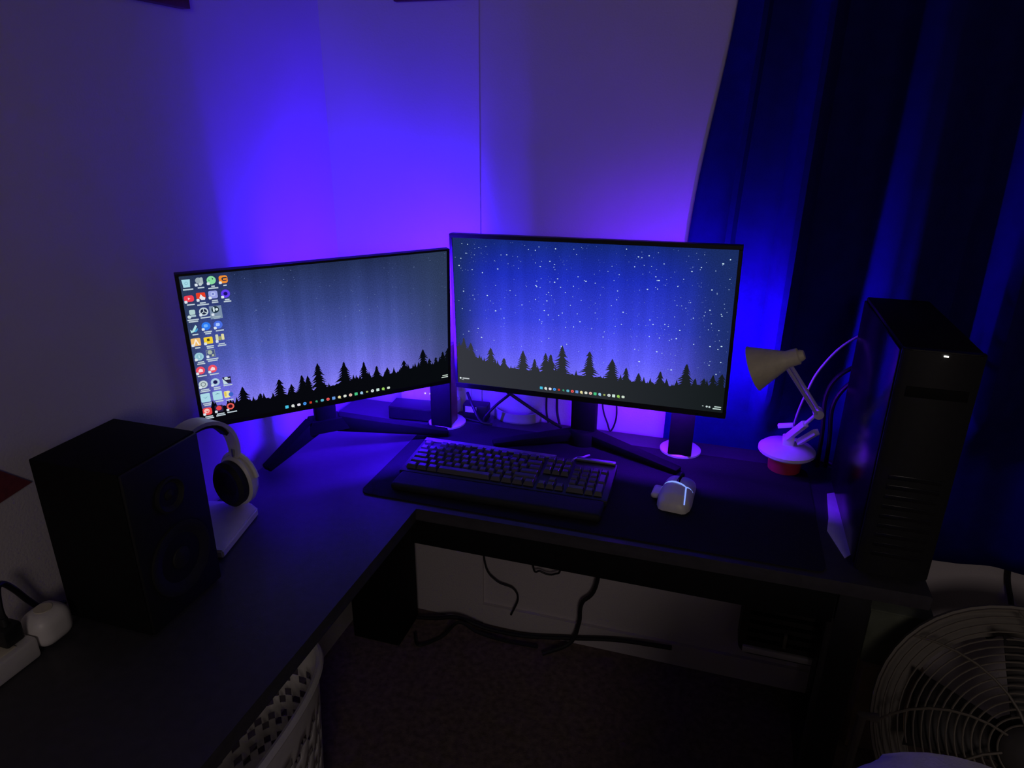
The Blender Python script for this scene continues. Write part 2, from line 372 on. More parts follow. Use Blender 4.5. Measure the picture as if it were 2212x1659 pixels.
for i in range(760):
    x = rs.uniform(-.294, .296); y = rs.uniform(-.085, .166)
    keep = .30+.45*max(0, x/.3)+.25*(y/.17)
    if rs.random() > keep+.25: continue
    b = rs.random(); s = .00040+.0009*b**3; c = int(120+135*b); k = .35+.65*b
    col = [lin((60+150*k)/255), lin((75+165*k)/255), lin((185+65*k)/255), 1]
    a = rs.uniform(0, 6.28); n_ = rs.choice((4, 5, 6)); el = rs.uniform(.7, 1.8)
    f.poly([(x+s*el*math.cos(a+2*math.pi*q/n_), y+s*math.sin(a+2*math.pi*q/n_)) for q in range(n_)], .0005, tuple(col))
f.build('stars', scrR, 'stuff')
# ---- left-hand monitor
LT = [(-.1807,-.0805),(-.149,-.1009),(-.1105,-.0776),(-.0874,-.0922),(-.0654,-.0766),(-.0536,-.0798),(-.0317,-.0559),(.0226,-.0621),(.0647,-.0693),(.0922,-.0838),(.1156,-.0911),(.1539,-.0814),(.1986,-.0626),(.2132,-.0871),(.2287,-.0863),(.2456,-.0758),(.2575,-.0694)]
LR_ = [(-.2624,-.1132),(-.2031,-.1134),(-.1373,-.1156),(-.0792,-.1126),(-.0156,-.1133),(.0421,-.1071),(.1158,-.1087),(.1778,-.1032),(.2576,-.100)]
skyL = sky_mat('night_sky_oblique', (-.12, .148, [(0, (136, 128, 244)), (.16, (112, 110, 226)), (.40, (80, 92, 184)), (.72, (54, 68, 132)), (1, (34, 46, 84))]), .26, .05, .17, (44, 58, 84), .80, .12)
treeL = tree_mat('oblique_tree_shade', (6, 6, 13), (7, 10, 14), -.26, .26)
SL = (-.2585, .2585, -.1455, .1510)
monL, scrL, LML = monitor('smaller angled monitor in the corner with a column of desktop icons', (.2154, -.4232, 1.0127), .7858, -.0583, .0107, .530, .3107, (.127, -.335, .90, H), SL, skyL, treeL, LT, LR_, .050)
f = Flat()
LAB = (190, 205, 215)
def lab(x, y, n, w1, w2=0):
    f.rect(x+.0015, y-.0115, w1, .0024, .001, LAB)
    if n > 1: f.rect(x+.0015, y-.0150, w2 or w1, .0024, .001, LAB)
def badge(x, y): f.rect(x-.0058, y-.0058, .0050, .0050, .0013, (215, 225, 235), .0012)
W1 = (195, 210, 218)
def ring(x, y, r, rin, c, c2, n=18): f.disc(x, y, r, .001, c, n); f.disc(x, y, rin, .0011, c2, n)
DK = (28, 36, 66)
def I(i): f.new(); return IC[i]
IC = [(-.2483,.1376),(-.2266,.1386),(-.2062,.1389),(-.1857,.1384),(-.2481,.109),(-.2277,.11),(-.2069,.1119),(-.1855,.1111),(-.2486,.08),(-.2272,.0816),(-.2067,.0797),(-.2491,.0513),(-.2273,.0536),(-.2064,.0533),(-.2491,.0248),(-.2274,.0251),(-.2068,.0266),(-.2478,-.0043),(-.2271,-.0012),(-.2496,-.0324),(-.2283,-.0324),(-.249,-.0615),(-.2273,-.0607),(-.2073,-.0615),(-.249,-.09),(-.2272,-.0894),(-.2079,-.0912),(-.2498,-.1189),(-.2285,-.1173),(-.2072,-.1177)]
x, y = I(0); f.poly([(x-.007, y+.007), (x+.007, y+.007), (x+.0055, y-.0075), (x-.0055, y-.0075)], .001, (165, 215, 230)); ring(x, y, .003, .0018, (120, 170, 190), (165, 215, 230)); lab(x, y, 1, .017)
x, y = I(1); f.disc(x-.001, y+.002, .0055, .001, (150, 165, 175)); f.rect(x+.004, y+.001, .005, .013, .0011, (165, 180, 185), .002); f.disc(x+.001, y-.005, .003, .0012, (185, 200, 205)); badge(x, y); lab(x, y, 1, .011)
x, y = I(2); f.disc(x, y, .0078, .001, (135, 215, 160)); f.poly([(x+.001, y+.005), (x+.004, y+.002), (x+.002, y+.001)], .0011, (20, 40, 40)); f.poly([(x-.005, y+.002), (x-.002, y-.001), (x-.0045, y)], .0011, (20, 40, 40)); badge(x, y); lab(x, y, 2, .006, .017)
x, y = I(3); f.rect(x, y, .015, .0145, .001, (236, 140, 50), .004); f.rect(x+.002, y+.0005, .010, .007, .0011, DK, .003); f.rect(x+.003, y, .007, .003, .0012, (236, 140, 50)); badge(x, y); lab(x, y, 1, .006)
x, y = I(4); f.rect(x, y, .0165, .0118, .001, (238, 62, 80), .004); f.poly([(x-.0016, y+.0024), (x+.0024, y), (x-.0016, y-.0024)], .0011, (250, 200, 205)); badge(x, y); lab(x, y, 1, .013)
x, y = I(5); f.rect(x, y+.002, .0155, .012, .001, (228, 62, 38), .002); f.poly([(x, y+.005), (x+.0035, y), (x+.007, y-.002), (x+.006, y-.006), (x, y-.006), (x-.003, y-.002)], .0011, (225, 230, 240)); badge(x, y); lab(x, y, 2, .010, .020)
x, y = I(6); f.rect(x, y, .0155, .0145, .001, (150, 160, 225), .003); ring(x, y+.001, .004, .0022, (190, 205, 245), (120, 130, 205)); badge(x, y); lab(x, y, 2, .010, .011)
x, y = I(7); ring(x, y, .0078, .0036, (96, 60, 240), (24, 14, 110)); badge(x, y); lab(x, y, 2, .008, .013)
x, y = I(8); f.rect(x+.002, y+.003, .010, .009, .001, (175, 205, 205), .002); f.rect(x+.003, y-.004, .009, .004, .0011, (165, 190, 200), .001); f.disc(x-.004, y-.0055, .0032, .0012, (195, 215, 220)); lab(x, y, 2, .019, .016)
x, y = I(9); ring(x, y, .0080, .0056, W1, DK)
for a in (90, 210, 330): f.poly([(x+.0006*math.cos(R(a+90)), y+.0006*math.sin(R(a+90))), (x+.0066*math.cos(R(a+6)), y+.0066*math.sin(R(a+6))), (x+.0066*math.cos(R(a-6)), y+.0066*math.sin(R(a-6))), (x-.0006*math.cos(R(a+90)), y-.0006*math.sin(R(a+90)))], .0012, W1)
badge(x, y); lab(x, y, 1, .017)
x, y = I(10); f.rect(x, y-.002, .021, .025, .0009, (122, 142, 168)); f.disc(x-.0005, y+.0035, .0066, .001, (24, 44, 58)); f.rect(x-.003, y+.004, .003, .009, .0011, (205, 225, 230), .001); f.disc(x+.002, y+.0035, .0025, .0011, (205, 225, 230)); badge(x, y); f.rect(x, y-.0105, .014, .002, .001, (160, 180, 190)); f.rect(x, y-.0135, .010, .002, .001, (160, 180, 190))
x, y = I(11); f.poly([(x-.006, y-.001), (x-.003, y-.004), (x+.004, y+.007), (x+.0065, y+.004), (x+.001, y-.006), (x-.005, y-.008)], .001, (175, 225, 225)); f.poly([(x, y-.006), (x+.007, y+.001), (x+.007, y-.003), (x+.003, y-.007)], .0011, (70, 160, 215)); lab(x, y, 1, .010)
for i, c1, c2 in ((12, (45, 120, 240), (110, 175, 255)), (13, (72, 108, 225), (165, 195, 255))):
    x, y = I(i); f.disc(x, y, .0078, .001, c1); f.rect(x-.0005, y+.0005, .007, .006, .0011, c2, .002); badge(x, y); lab(x, y, 3-(i-11), .014, .010)
x, y = I(14); f.rect(x, y, .0165, .0155, .001, (238, 188, 112), .002); f.poly([(x-.005, y-.006), (x-.0005, y+.006), (x+.0012, y+.006), (x+.006, y-.006), (x+.0035, y-.006), (x+.0003, y+.002), (x-.0025, y-.006)], .0011, (245, 235, 225)); badge(x, y); lab(x, y, 1, .009)
x, y = I(15); f.rect(x, y, .0155, .0135, .001, (240, 205, 52), .002); f.rect(x, y+.0012, .0045, .0050, .0011, (80, 70, 25)); badge(x, y); lab(x, y, 2, .013, .012)
x, y = I(16); f.rect(x-.005, y+.002, .005, .012, .001, (205, 210, 180), .0015); f.rect(x+.0052, y+.002, .005, .012, .001, (222, 215, 160), .0015); f.rect(x, y-.0005, .004, .008, .001, (150, 150, 95)); badge(x, y); lab(x, y, 2, .011, .015)
x, y = I(17); ring(x, y, .0080, .005, (152, 200, 215), (135, 185, 205)); f.rect(x, y, .0022, .0055, .0012, (185, 220, 230)); badge(x, y); lab(x, y, 2, .011, .014)
x, y = I(18); f.rect(x, y, .0155, .0155, .001, (125, 140, 150)); f.rect(x, y, .0135, .0135, .0011, (70, 82, 130)); f.disc(x-.001, y+.0025, .0042, .0012, (165, 180, 165)); f.rect(x+.0035, y-.004, .004, .004, .0012, (175, 185, 160)); badge(x, y); lab(x, y, 2, .021, .017)
for i in (19, 20): x, y = I(i); f.disc(x, y, .0080, .001, (232, 78, 98)); f.poly([(x-.004, y-.0005), (x-.0005, y+.004), (x+.0042, y+.0015), (x+.004, y-.0035), (x-.003, y-.0035)], .0011, (240, 215, 225)); badge(x, y); lab(x, y, 1, .016)
x, y = I(21); ring(x, y, .0080, .0044, (190, 205, 208), (30, 40, 55)); f.disc(x, y, .0035, .0012, (190, 205, 208)); badge(x, y); lab(x, y, 2, .015, .018)
x, y = I(22); ring(x, y, .0080, .0040, (172, 200, 225), (28, 24, 80)); badge(x, y); lab(x, y, 2, .012, .012)
x, y = I(23); f.rect(x+.001, y+.001, .015, .014, .001, (38, 34, 70)); f.poly([(x-.007, y+.006), (x-.004, y+.002), (x+.003, y-.007), (x-.006, y-.007)], .0011, (190, 215, 225)); f.disc(x, y+.005, .0035, .0012, (190, 210, 210)); f.rect(x+.003, y+.003, .008, .0022, .0012, (200, 210, 225)); lab(x, y+.002, 1, .016)
for i in (24, 25):
    x, y = I(i); f.rect(x, y, .017, .0185, .001, (168, 215, 228), .002); f.poly([(x-.005, y+.002), (x, y+(.0 if i == 24 else .005)), (x+.005, y+.003), (x, y+(-.0012 if i == 24 else .0035))], .0011, (70, 120, 150)); lab(x, y-.001, 2-(i-24), .015, .012)
x, y = I(26); f.rect(x-.002, y+.001, .011, .014, .001, (230, 225, 165), .002); f.rect(x-.005, y+.002, .004, .010, .0011, (225, 195, 80)); f.disc(x+.005, y, .0045, .0012, (62, 98, 200)); lab(x, y, 1, .013)
x, y = I(27); f.rect(x, y, .0165, .0155, .001, (232, 70, 72), .004); f.disc(x-.001, y+.001, .005, .0011, (245, 190, 185)); f.poly([(x-.003, y+.002), (x, y-.003), (x+.003, y+.002), (x, y)], .0012, (225, 60, 70)); badge(x, y); lab(x, y, 2, .014, .017)
x, y = I(28); f.rect(x, y, .0150, .0145, .001, (44, 34, 66), .002); f.disc(x, y+.001, .005, .0011, (222, 62, 72)); badge(x, y); lab(x, y, 2, .014, .017)
x, y = I(29); ring(x, y+.001, .0070, .0040, (226, 92, 84), (50, 10, 26)); badge(x, y); lab(x, y, 1, .018)
f.split('desktop_icon', scrL)
f = Flat(); taskbar(f, -.101, .1162, -.1405, -.1390)
f.new(); f.rect(.2505, -.1335, .0130, .0022, .001, (200, 215, 205)); f.rect(.2495, -.1378, .0155, .0022, .001, (200, 215, 205))
f.split('taskbar_icon', scrL)
f = Flat(); rs = random.Random(11)
for i in range(260):
    x = rs.uniform(-.17, .255); y = rs.uniform(-.06, .147); b = rs.random(); s = .0003+.0004*b*b
    k = .16+.30*b**3
    col = (lin((60+130*k)/255), lin((75+140*k)/255), lin((140+90*k)/255), 1)
    el = rs.uniform(1, 2.6); f.poly([(x-s*el, y), (x, y-s), (x+s*el, y), (x, y+s)], .0005, col)
f.build('stars', scrL, 'stuff')
# ---- stands (local frames: x along the screen, -y towards the viewer)
def wl(t, p): return t.matrix_basis.inverted() @ Vector(p)
for t in (monR, monL): t.matrix_basis = Matrix.Translation(t.location) @ Matrix.Rotation(t.rotation_euler.z, 4, 'Z')
bxo('neck', (-.030, .030, -.012, .016, .02, .34), M_BLKM, monR, .006)
bm = B(); lathe(bm, [(.0, .0), (.036, .0), (.036, .026), (.030, .034), (.0, .034)], 24); obj('stand_hub', bm, M_BLKM, monR, True)
for tip in ((.923, -.209), (.491, -.204)):
    a = wl(monR, (.69, -.108, ZM+.020)); b = wl(monR, (*tip, ZM+.006)); bm = B(); beam(bm, a, b, .040, .022, .026, .012, .003); obj('stand_leg', bm, M_BLKM, monR, True)
bxo('neck', (-.024, .024, -.016, .012, .055, .36), M_BLKM, monL, .006)
bm = B(); prism(bm, [(-.050, .0), (.050, .0), (.034, .030), (-.034, .030)], -.022, .022, Matrix.Translation((0, 0, .052)) @ Matrix.Rotation(R(90), 4, 'X')); obj('stand_hub', bm, M_BLKM, monL, True)
for tip, k in (((.368, -.183), 1), ((.062, -.480), -1)):
    a = wl(monL, (.127+.02*k, -.335+.02*k, H+.066)); b = wl(monL, (*tip, H+.0115)); bm = B(); beam(bm, a, b, .030, .040, .024, .014, .003); obj('stand_leg', bm, M_BLKM, monL, True)
# ---- LED tape stuck to the monitor backs
def ledbar(t, LM, x0, x1, y0, y1, z, m):
    bm = B(); box(bm, x0, x1, y0, y1, z-.003, z); o = obj('led_tape', bm, m, t); o.matrix_local = LM; return o
ledbar(monL, LML, -.06, .205, .104, .111, -.0275, M_LEDW)
ledbar(monL, LML, .09, .240, -.136, -.129, -.0275, M_LEDB)
ledbar(monL, LML, .249, .256, -.12, .13, -.019, M_LED)
ledbar(monR, LMR, .04, .265, -.160, -.153, -.0255, M_LED2)
ledbar(monR, LMR, .278, .285, -.13, .06, -.0235, M_LED2)
# ------------------------------------------------------------------ keyboard
kb = thing('keyboard', 'full-size black keyboard with dark glossy keycaps on the desk mat', 'keyboard', (.570, -.333, ZM), R(.8))
TI = R(3.0)
def ktop(x, y, z=0): return (x, y*math.cos(TI)-z*math.sin(TI), .016+(y+.07)*math.sin(TI)+z*math.cos(TI))
KM = Matrix.Translation((0, 0, .016+.07*math.sin(TI))) @ Matrix.Rotation(TI, 4, 'X')
bm = B(); box(bm, -.226, .226, -.072, .076, -.014, 0, .003, mx=KM); obj('case', bm, M_KCASE, kb, True)
bm = B(); box(bm, -.222, .09, .061, .075, 0, .0035, .001, mx=KM); obj('top_bar', bm, M_WHITE2, kb, True)
bm = B(); box(bm, .135, .222, .066, .076, 0, .007, .002, mx=KM); obj('media_roller', bm, M_STEEL, kb, True)
for sx in (-1, 1): bxo('rubber_foot', (sx*.19-.015, sx*.19+.015, -.062, -.055, 0, .004), M_BLKM, kb, .001); bxo('flip_foot', (sx*.19-.012, sx*.19+.012, .052, .060, 0, .012), M_BLK, kb, .001)
U = .01905; rows = []
def row(y, items):
    x = 0
    for it in items:
        if isinstance(it, tuple): rows.append((x, y, it[0], it[1])); x += it[0]
        elif it < 0: x += -it
        else: rows.append((x, y, it, 1)); x += it
row(0, [1, -1, 1, 1, 1, 1, -.5, 1, 1, 1, 1, -.5, 1, 1, 1, 1, -.25, 1, 1, 1])
row(1.25, [1]*13+[2, -.25, 1, 1, 1, -.25, 1, 1, 1, 1])
row(2.25, [1.5]+[1]*12+[1.5, -.25, 1, 1, 1, -.25, 1, 1, 1, (1, 2)])
row(3.25, [1.75]+[1]*11+[2.25, -3.5, 1, 1, 1])
row(4.25, [2.25]+[1]*10+[2.75, -1.25, 1, -1.25, 1, 1, 1, (1, 2)])
row(5.25, [1.25, 1.25, 1.25, 6.25, 1.25, 1.25, 1.25, 1.25, -.25, 1, 1, 1, -.25, 2, 1])
kmesh = {}
def keymesh(w_, h_):
    if (w_, h_) in kmesh: return kmesh[(w_, h_)]
    bm = B(); a, b = w_*U/2-.0008, h_*U/2-.0008; c, d = a-.0028, b-.0028
    lo = [bm.verts.new(p) for p in ((-a, -b, 0), (a, -b, 0), (a, b, 0), (-a, b, 0))]
    hi = [bm.verts.new(p) for p in ((-c, -d+.0012, .0085), (c, -d+.0012, .0085), (c, d+.001, .0085), (-c, d+.001, .0085))]
    bm.faces.new(lo[::-1]); bm.faces.new(hi)
    for i in range(4): bm.faces.new((lo[i], lo[(i+1) % 4], hi[(i+1) % 4], hi[i]))
    bmesh.ops.bevel(bm, geom=[e for e in bm.edges if all(v.co.z > .005 for v in e.verts)], offset=.0008, segments=1, affect='EDGES')
    me = bpy.data.meshes.new('keycap'); bm.to_mesh(me); bm.free(); me.materials.append(M_KEY); kmesh[(w_, h_)] = me; return me
for x, y, w_, h_ in rows:
    o = bpy.data.objects.new('keycap', keymesh(w_, h_)); link(o, kb)
    o.matrix_local = KM @ Matrix.Translation((-.2143+(x+w_/2)*U, .056-(y+h_/2)*U, .0018))
cable('cable', [(.128, .070, .024), (.134, .088, .020), (.142, .105, .014), (.155, .125, .012)], .0022, M_PALEC, kb)
# wrist rest
bm = B(); box(bm, -.220, .220, -.030, .030, 0, .018, .007, 3); wr = obj('wrist_rest', bm, M_PAD, None, True)
wr.location = (.573, -.436, ZM); wr.rotation_euler = (0, 0, R(.8)); tag(wr, 'padded black wrist rest lying along the front of the keyboard', 'wrist rest')

# ------------------------------------------------------------------ mouse
ms = thing('mouse', 'white gaming mouse with a glowing blue Y-shaped line on its back', 'mouse', (.928, -.316, ZM), R(-6))
prof = [(-.064, .020, .010), (-.060, .027, .020), (-.045, .033, .033), (-.022, .034, .040), (.002, .0325, .0405), (.026, .0315, .034), (.046, .031, .025), (.058, .028, .018), (.062, .023, .013)]
def mtop(y):
    for a, b in zip(prof, prof[1:]):
        if a[0] <= y <= b[0]:
            t = (y-a[0])/(b[0]-a[0]); return a[1]+(b[1]-a[1])*t, a[2]+(b[2]-a[2])*t
    return prof[-1][1:]
def msurf(x, y, e=0):
    w_, h_ = mtop(y); t = max(-1, min(1, x/w_)); return (x, y, .001+h_*(max(0, 1-abs(t)**2.6))**.5*.999+e)
def shell(name, y0, y1, x0, x1, m, off=0):
    bm = B(); g = []; NY, NX = 14, 18
    for j in range(NY+1):
        y = y0+(y1-y0)*j/NY; w_, h_ = mtop(y); rw = []
        for i in range(NX+1):
            a = math.pi*(x0+(x1-x0)*i/NX); cx = -math.cos(a)
            X = w_*math.copysign(abs(cx)**.75, cx); Z = h_*abs(math.sin(a))**.75
            rw.append(bm.verts.new((X, y, .001+Z+off)))
        g.append(rw)
    for j in range(NY):
        for i in range(NX): bm.faces.new((g[j][i], g[j][i+1], g[j+1][i+1], g[j+1][i]))
    for e_ in (g[0], g[-1]): bm.faces.new(e_)
    bm.faces.new([r_[0] for r_ in g]+[r_[-1] for r_ in g[::-1]])
    return obj(name, bm, m, ms, True)
shell('palm_shell', -.064, -.0135, 0, 1, M_WHITE)
shell('button', -.012, .062, 0, .485, M_WHITE)
shell('button', -.012, .062, .515, 1, M_WHITE)
bm = B(); lathe(bm, [(0, -.004), (.010, -.004), (.0115, -.002), (.0115, .002), (.010, .004), (0, .004)], 20, Matrix.Translation((0, .044, .024)) @ Matrix.Rotation(R(90), 4, 'Y')); obj('scroll_wheel', bm, M_BLK, ms, True)
bm = B(); box(bm, -.050, -.024, -.030, .012, .003, .016, .006, 3); obj('thumb_rest', bm, M_WHITE, ms, True)
bm = B()
tube(bm, [msurf(-.030+.048*k/8, -.010-.010*(k/8)**2, .0012) for k in range(9)], .0016, 6)
obj('light_line', bm, M_MOUSELED, ms, True)
bm = B(); tube(bm, [msurf(.018+.012*k/5, -.020+.014*k/5, .0012) for k in range(6)], .0014, 6); obj('light_line', bm, M_MOUSELED, ms, True)
bm = B(); tube(bm, [msurf(.018+.004*k/6, -.020-.036*k/6, .0012) for k in range(7)], .0015, 6); obj('light_line', bm, M_MOUSELED, ms, True)
bm = B(); tube(bm, [msurf(-.030-.002*k/3, -.010+.012*k/3, .0012) for k in range(4)], .0014, 6); obj('light_line', bm, M_MOUSELED, ms, True)

# ------------------------------------------------------------------ slim desktop speakers behind the monitors
def slim(label, x, y):
    t = thing('desktop_speaker', label, 'speaker', (x, y, ZM), 0, 'pair of slim desktop speakers')
    bm = B(); lathe(bm, [(0, 0), (.047, 0), (.047, .004), (.042, .008), (.02, .010), (0, .010)], 36); obj('round_base', bm, M_WHITE, t, True)
    bxo('cabinet', (-.026, .026, -.034, .008, .008, .215), M_LITSIDE, t, .003)
    bxo('front_grille', (-.0265, .0265, -.043, -.0345, .006, .217), M_BLKM, t, .002)
    return t
slim('slim black speaker behind the gap between the two monitors', .338, -.112)
slim('slim black speaker behind the lower right corner of the larger monitor', .918, -.090)

# ------------------------------------------------------------------ big loudspeaker on the left wing
sp = thing('bookshelf_speaker', 'large black bookshelf speaker on the left wing of the desk', 'speaker', (.1325, -.895, H))
bxo('cabinet', (-.0775, .0775, -.075, .075, .004, .275), M_BLKM, sp, .002)
bxo('front_baffle', (.0775, .0835, -.074, .074, .006, .273), M_BLK, sp, .002)
for z, r in ((.095, .055), (.205, .026)):
    bm = B(); lathe(bm, [(r*1.08, 0), (r*1.08, .004), (r*.95, .005), (r*.8, .001), (r*.35, -.004), (r*.3, .002), (0, .005)], 32, Matrix.Translation((.0835, 0, z)) @ Matrix.Rotation(R(90), 4, 'Y'), cap=False); obj('driver_cone', bm, M_PAD, sp, True)
for a in (-.06, .06):
    for b in (-.06, .06): bxo('rubber_foot', (a-.008, a+.008, b-.008, b+.008, 0, .005), M_BLKM, sp)

# ------------------------------------------------------------------ headphone stand and headphones
hs = thing('headphone_stand', 'white headphone stand with a flat slab base beside the bookshelf speaker', 'stand', (.106, -.702, H), R(14))
bm = B(); prism(bm, [(-.055, -.085), (.055, -.085), (.060, .060), (.035, .082), (-.055, .082)], 0, .016)
bmesh.ops.bevel(bm, geom=bm.edges[:], offset=.003, segments=2, affect='EDGES'); obj('base', bm, M_WHITE, hs, True)
bxo('post', (-.038, -.018, -.040, -.016, .016, .165), M_WHITE, hs, .005)
bm = B(); pts = [(0, .028*math.cos(R(a)), .157+.020*math.sin(R(a))) for a in range(20, 161, 14)]
tube(bm, [(p[0]-.022, p[1]-.024, p[2]) for p in pts], .011, 10); obj('cradle', bm, M_WHITE, hs, True)
hp = thing('headphones', 'white over-ear headphones with black ear pads hanging on the stand', 'headphones', (.096, -.694, H-.014), R(14))
AX = Vector((.38, .90, .0)).normalized()       # axis from near cup to far cup, local frame
zc = .083; yo = -.006
band = []
for k in range(25):
    a = R(-12+204*k/24); band.append(Vector((0, yo, .150))+AX*(.078*math.cos(a))+Vector((0, 0, .082*math.sin(a))))
sd = Vector((AX.y, -AX.x, 0))
def strap(name, P_, wd, th, m, out=0):
    bm = B(); prev = None; first = None
    for i, p in enumerate(P_):
        t = (P_[min(i+1, len(P_)-1)]-P_[max(i-1, 0)]).normalized(); nrm = sd.cross(t).normalized()
        k = wd*(.55+.45*math.sin(math.pi*i/(len(P_)-1)))
        ring_ = [bm.verts.new(p+nrm*out+sd*a*k/2+nrm*b*th/2) for a, b in ((-1, -1), (1, -1), (1, 1), (-1, 1))]
        if prev:
            for j in range(4): bm.faces.new((prev[j], prev[(j+1) % 4], ring_[(j+1) % 4], ring_[j]))
        else: bm.faces.new(ring_[::-1])
        prev = ring_
    bm.faces.new(prev); bmesh.ops.bevel(bm, geom=[e for e in bm.edges if len(e.link_faces) == 2 and e.calc_face_angle(0) > 1], offset=.002, segments=2, affect='EDGES')
    return obj(name, bm, m, hp, True)
strap('headband', band, .040, .007, M_WHITE)
strap('headband_cushion', band[5:20], .030, .007, M_PAD, .0065 if (sd.cross((band[13]-band[11]).normalized()).z < 0) else -.0065)
for s in (1, -1):
    cc = Vector((0, yo, zc))+AX*(.070*s)
    rot_ = AX.to_track_quat('Z', 'Y').to_matrix().to_4x4() if s > 0 else (-AX).to_track_quat('Z', 'Y').to_matrix().to_4x4()
    MXc = Matrix.Translation(cc) @ rot_
    e_ = Matrix.Diagonal((1.18, 1, 1, 1)) if abs((rot_ @ Vector((1, 0, 0))).z) > .7 else Matrix.Diagonal((1, 1.18, 1, 1))
    bm = B(); lathe(bm, [(0, .030), (.022, .029), (.037, .022), (.043, .012), (.0435, .0), (.040, -.004), (0, -.004)], 36, MXc @ e_); cup = obj('ear_cup', bm, M_WHITE, hp, True)
    bm = B(); lathe(bm, [(.0, -.012), (.018, -.013), (.024, -.022), (.033, -.025), (.0395, -.018), (.0385, -.004), (0, -.004)], 36, MXc @ e_); obj('ear_pad', bm, M_PAD, hp, True)
    bm = B(); q = Vector((0, yo, .150))+AX*(.0765*s); tube(bm, [q, q-Vector((0, 0, .02)), cc+Vector((0, 0, .050))+AX*.006*s], .0055, 8); obj('yoke', bm, M_STEEL, hp, True)
    bm = B(); tube(bm, [cc+AX*.012*s+sd*.047*math.cos(R(a))+Vector((0, 0, .054*math.sin(R(a)))) for a in range(15, 166, 15)], .0045, 8); obj('fork', bm, M_WHITE, hp, True)

# ------------------------------------------------------------------ little desk lamp on a red pot
rp = thing('red_pot', 'small red pot under the base of the little lamp', 'pot', (1.146, -.112, H))
bm = B(); lathe(bm, [(.0, 0), (.031, 0), (.034, .003), (.037, .040), (.034, .040), (.031, .006), (0, .006)], 28); obj('body', bm, M_RED, rp, True)
bm = B(); lathe(bm, [(.0365, .034), (.0395, .036), (.0395, .042), (.033, .042), (.033, .036)], 28, cap=False); obj('rim', bm, M_RED, rp, True)
lp = thing('desk_lamp', 'small cream jointed desk lamp with a cone shade, turned off', 'lamp', (1.146, -.112, H+.042))
bm = B(); lathe(bm, [(0, 0), (.056, 0), (.060, .004), (.060, .010), (.052, .017), (.025, .021), (0, .022)], 36); obj('base', bm, M_WHITE, lp, True)
def rod(name, a, b, r, m=M_WHITE, seg=8): bm = B(); tube(bm, [a, b], r, seg); return obj(name, bm, m, lp, True)
bm = B(); box(bm, -.012, .012, -.010, .010, .018, .042, .003); obj('pivot_block', bm, M_WHITE, lp, True)
sh0, el, hd = Vector((0, 0, .036)), Vector((.038, -.075, .132)), Vector((-.056, -.225, .284))
for s in (-1, 1):
    o_ = Vector((.004*s, .009*s, 0)); rod('lower_arm', sh0+o_, el+o_, .0038); rod('upper_arm', el+o_*.9, hd+o_*.9, .0036)
bm = B(); lathe(bm, [(0, -.012), (.010, -.012), (.010, .012), (0, .012)], 16, Matrix.Translation(el) @ Matrix.Rotation(R(90), 4, 'X')); obj('elbow_joint', bm, M_WHITE, lp, True)
bm = B(); beam(bm, sh0+Vector((-.004, -.012, .006)), sh0+(el-sh0)*.62+Vector((-.004, -.014, .004)), .012, .014, .012, .014, .001); obj('spring_cover', bm, M_WHITE, lp, True)
bm = B(); beam(bm, sh0+Vector((.020, -.012, -.002)), sh0+(el-sh0)*.55+Vector((.024, -.012, -.008)), .012, .013, .012, .013, .001); obj('spring_cover', bm, M_WHITE, lp, True)
bm = B(); beam(bm, sh0+Vector((-.026, -.006, .028)), sh0+Vector((.004, -.014, .038)), .010, .009, .008, .009, .001); obj('tension_knob', bm, M_WHITE, lp, True)
ax = Vector((-.082, .012, -.040)).normalized()
LMx = Matrix.Translation(hd+Vector((.006, -.004, .006))) @ ax.to_track_quat('Z', 'Y').to_matrix().to_4x4()
bm = B(); lathe(bm, [(.012, -.018), (.015, -.016), (.0155, .004), (.020, .014), (.041, .062), (.0425, .064), (.0395, .063), (.018, .014), (.0, .004)], 32, LMx, cap=False)
obj('shade', bm, M_CREAM, lp, True)
bm = B(); lathe(bm, [(0, -.026), (.008, -.026), (.011, -.020), (.011, -.014), (0, -.014)], 20, LMx); obj('shade_cap', bm, M_CREAM, lp, True)
bm = B(); lathe(bm, [(0, .014), (.008, .018), (.014, .034), (.011, .048), (0, .053)], 20, LMx); obj('bulb', bm, M_WHITE, lp, True)

# ------------------------------------------------------------------ tower PC
pc = thing('computer_tower', 'slim black computer tower on the right end of the desk', 'computer', (1.237, -.486, H))
PW, PD, PH = .113, .345, .412
bxo('case', (.003, PW, .012, PD, .010, PH-.002), M_BLKM, pc, .003)
bm = B(); box(bm, -.001, .003, .016, PD-.006, .016, PH-.008, .0015)
obj('side_panel', bm, M_GLOSS, pc, True)
bm = B(); prism(bm, [(.0, .012), (PW, .012), (PW, .004), (PW-.012, -.004), (.012, -.004), (.0, .004)], .012, PH); bmesh.ops.bevel(bm, geom=bm.edges[:], offset=.002, segments=2, affect='EDGES'); obj('front_panel', bm, M_BLK, pc, True)
for x in (.018, PW-.018):
    for y in (.04, PD-.04):
        bm = B(); lathe(bm, [(0, 0), (.011, 0), (.012, .010), (0, .010)], 16, Matrix.Translation((x, y, 0))); obj('foot', bm, M_BLKM, pc, True)
bxo('power_light', (.054, .060, -.006, .001, PH-.0068, PH-.0052), M_POWER, pc)
bxo('drive_slot', (.014, PW-.014, -.0055, -.003, PH-.075, PH-.058), M_BLKM, pc, .0005)
for k in range(9): bxo('vent_slat', (.018, PW-.018, -.0052, -.003, .05+.018*k, .058+.018*k), M_GLOSS, pc, .0008)
pp = B(); prism(pp, [(.0, -.236), (.026, -.205), (.030, .02), (-.004, .0), (-.012, -.10), (-.020, -.150)], 0, .0012)
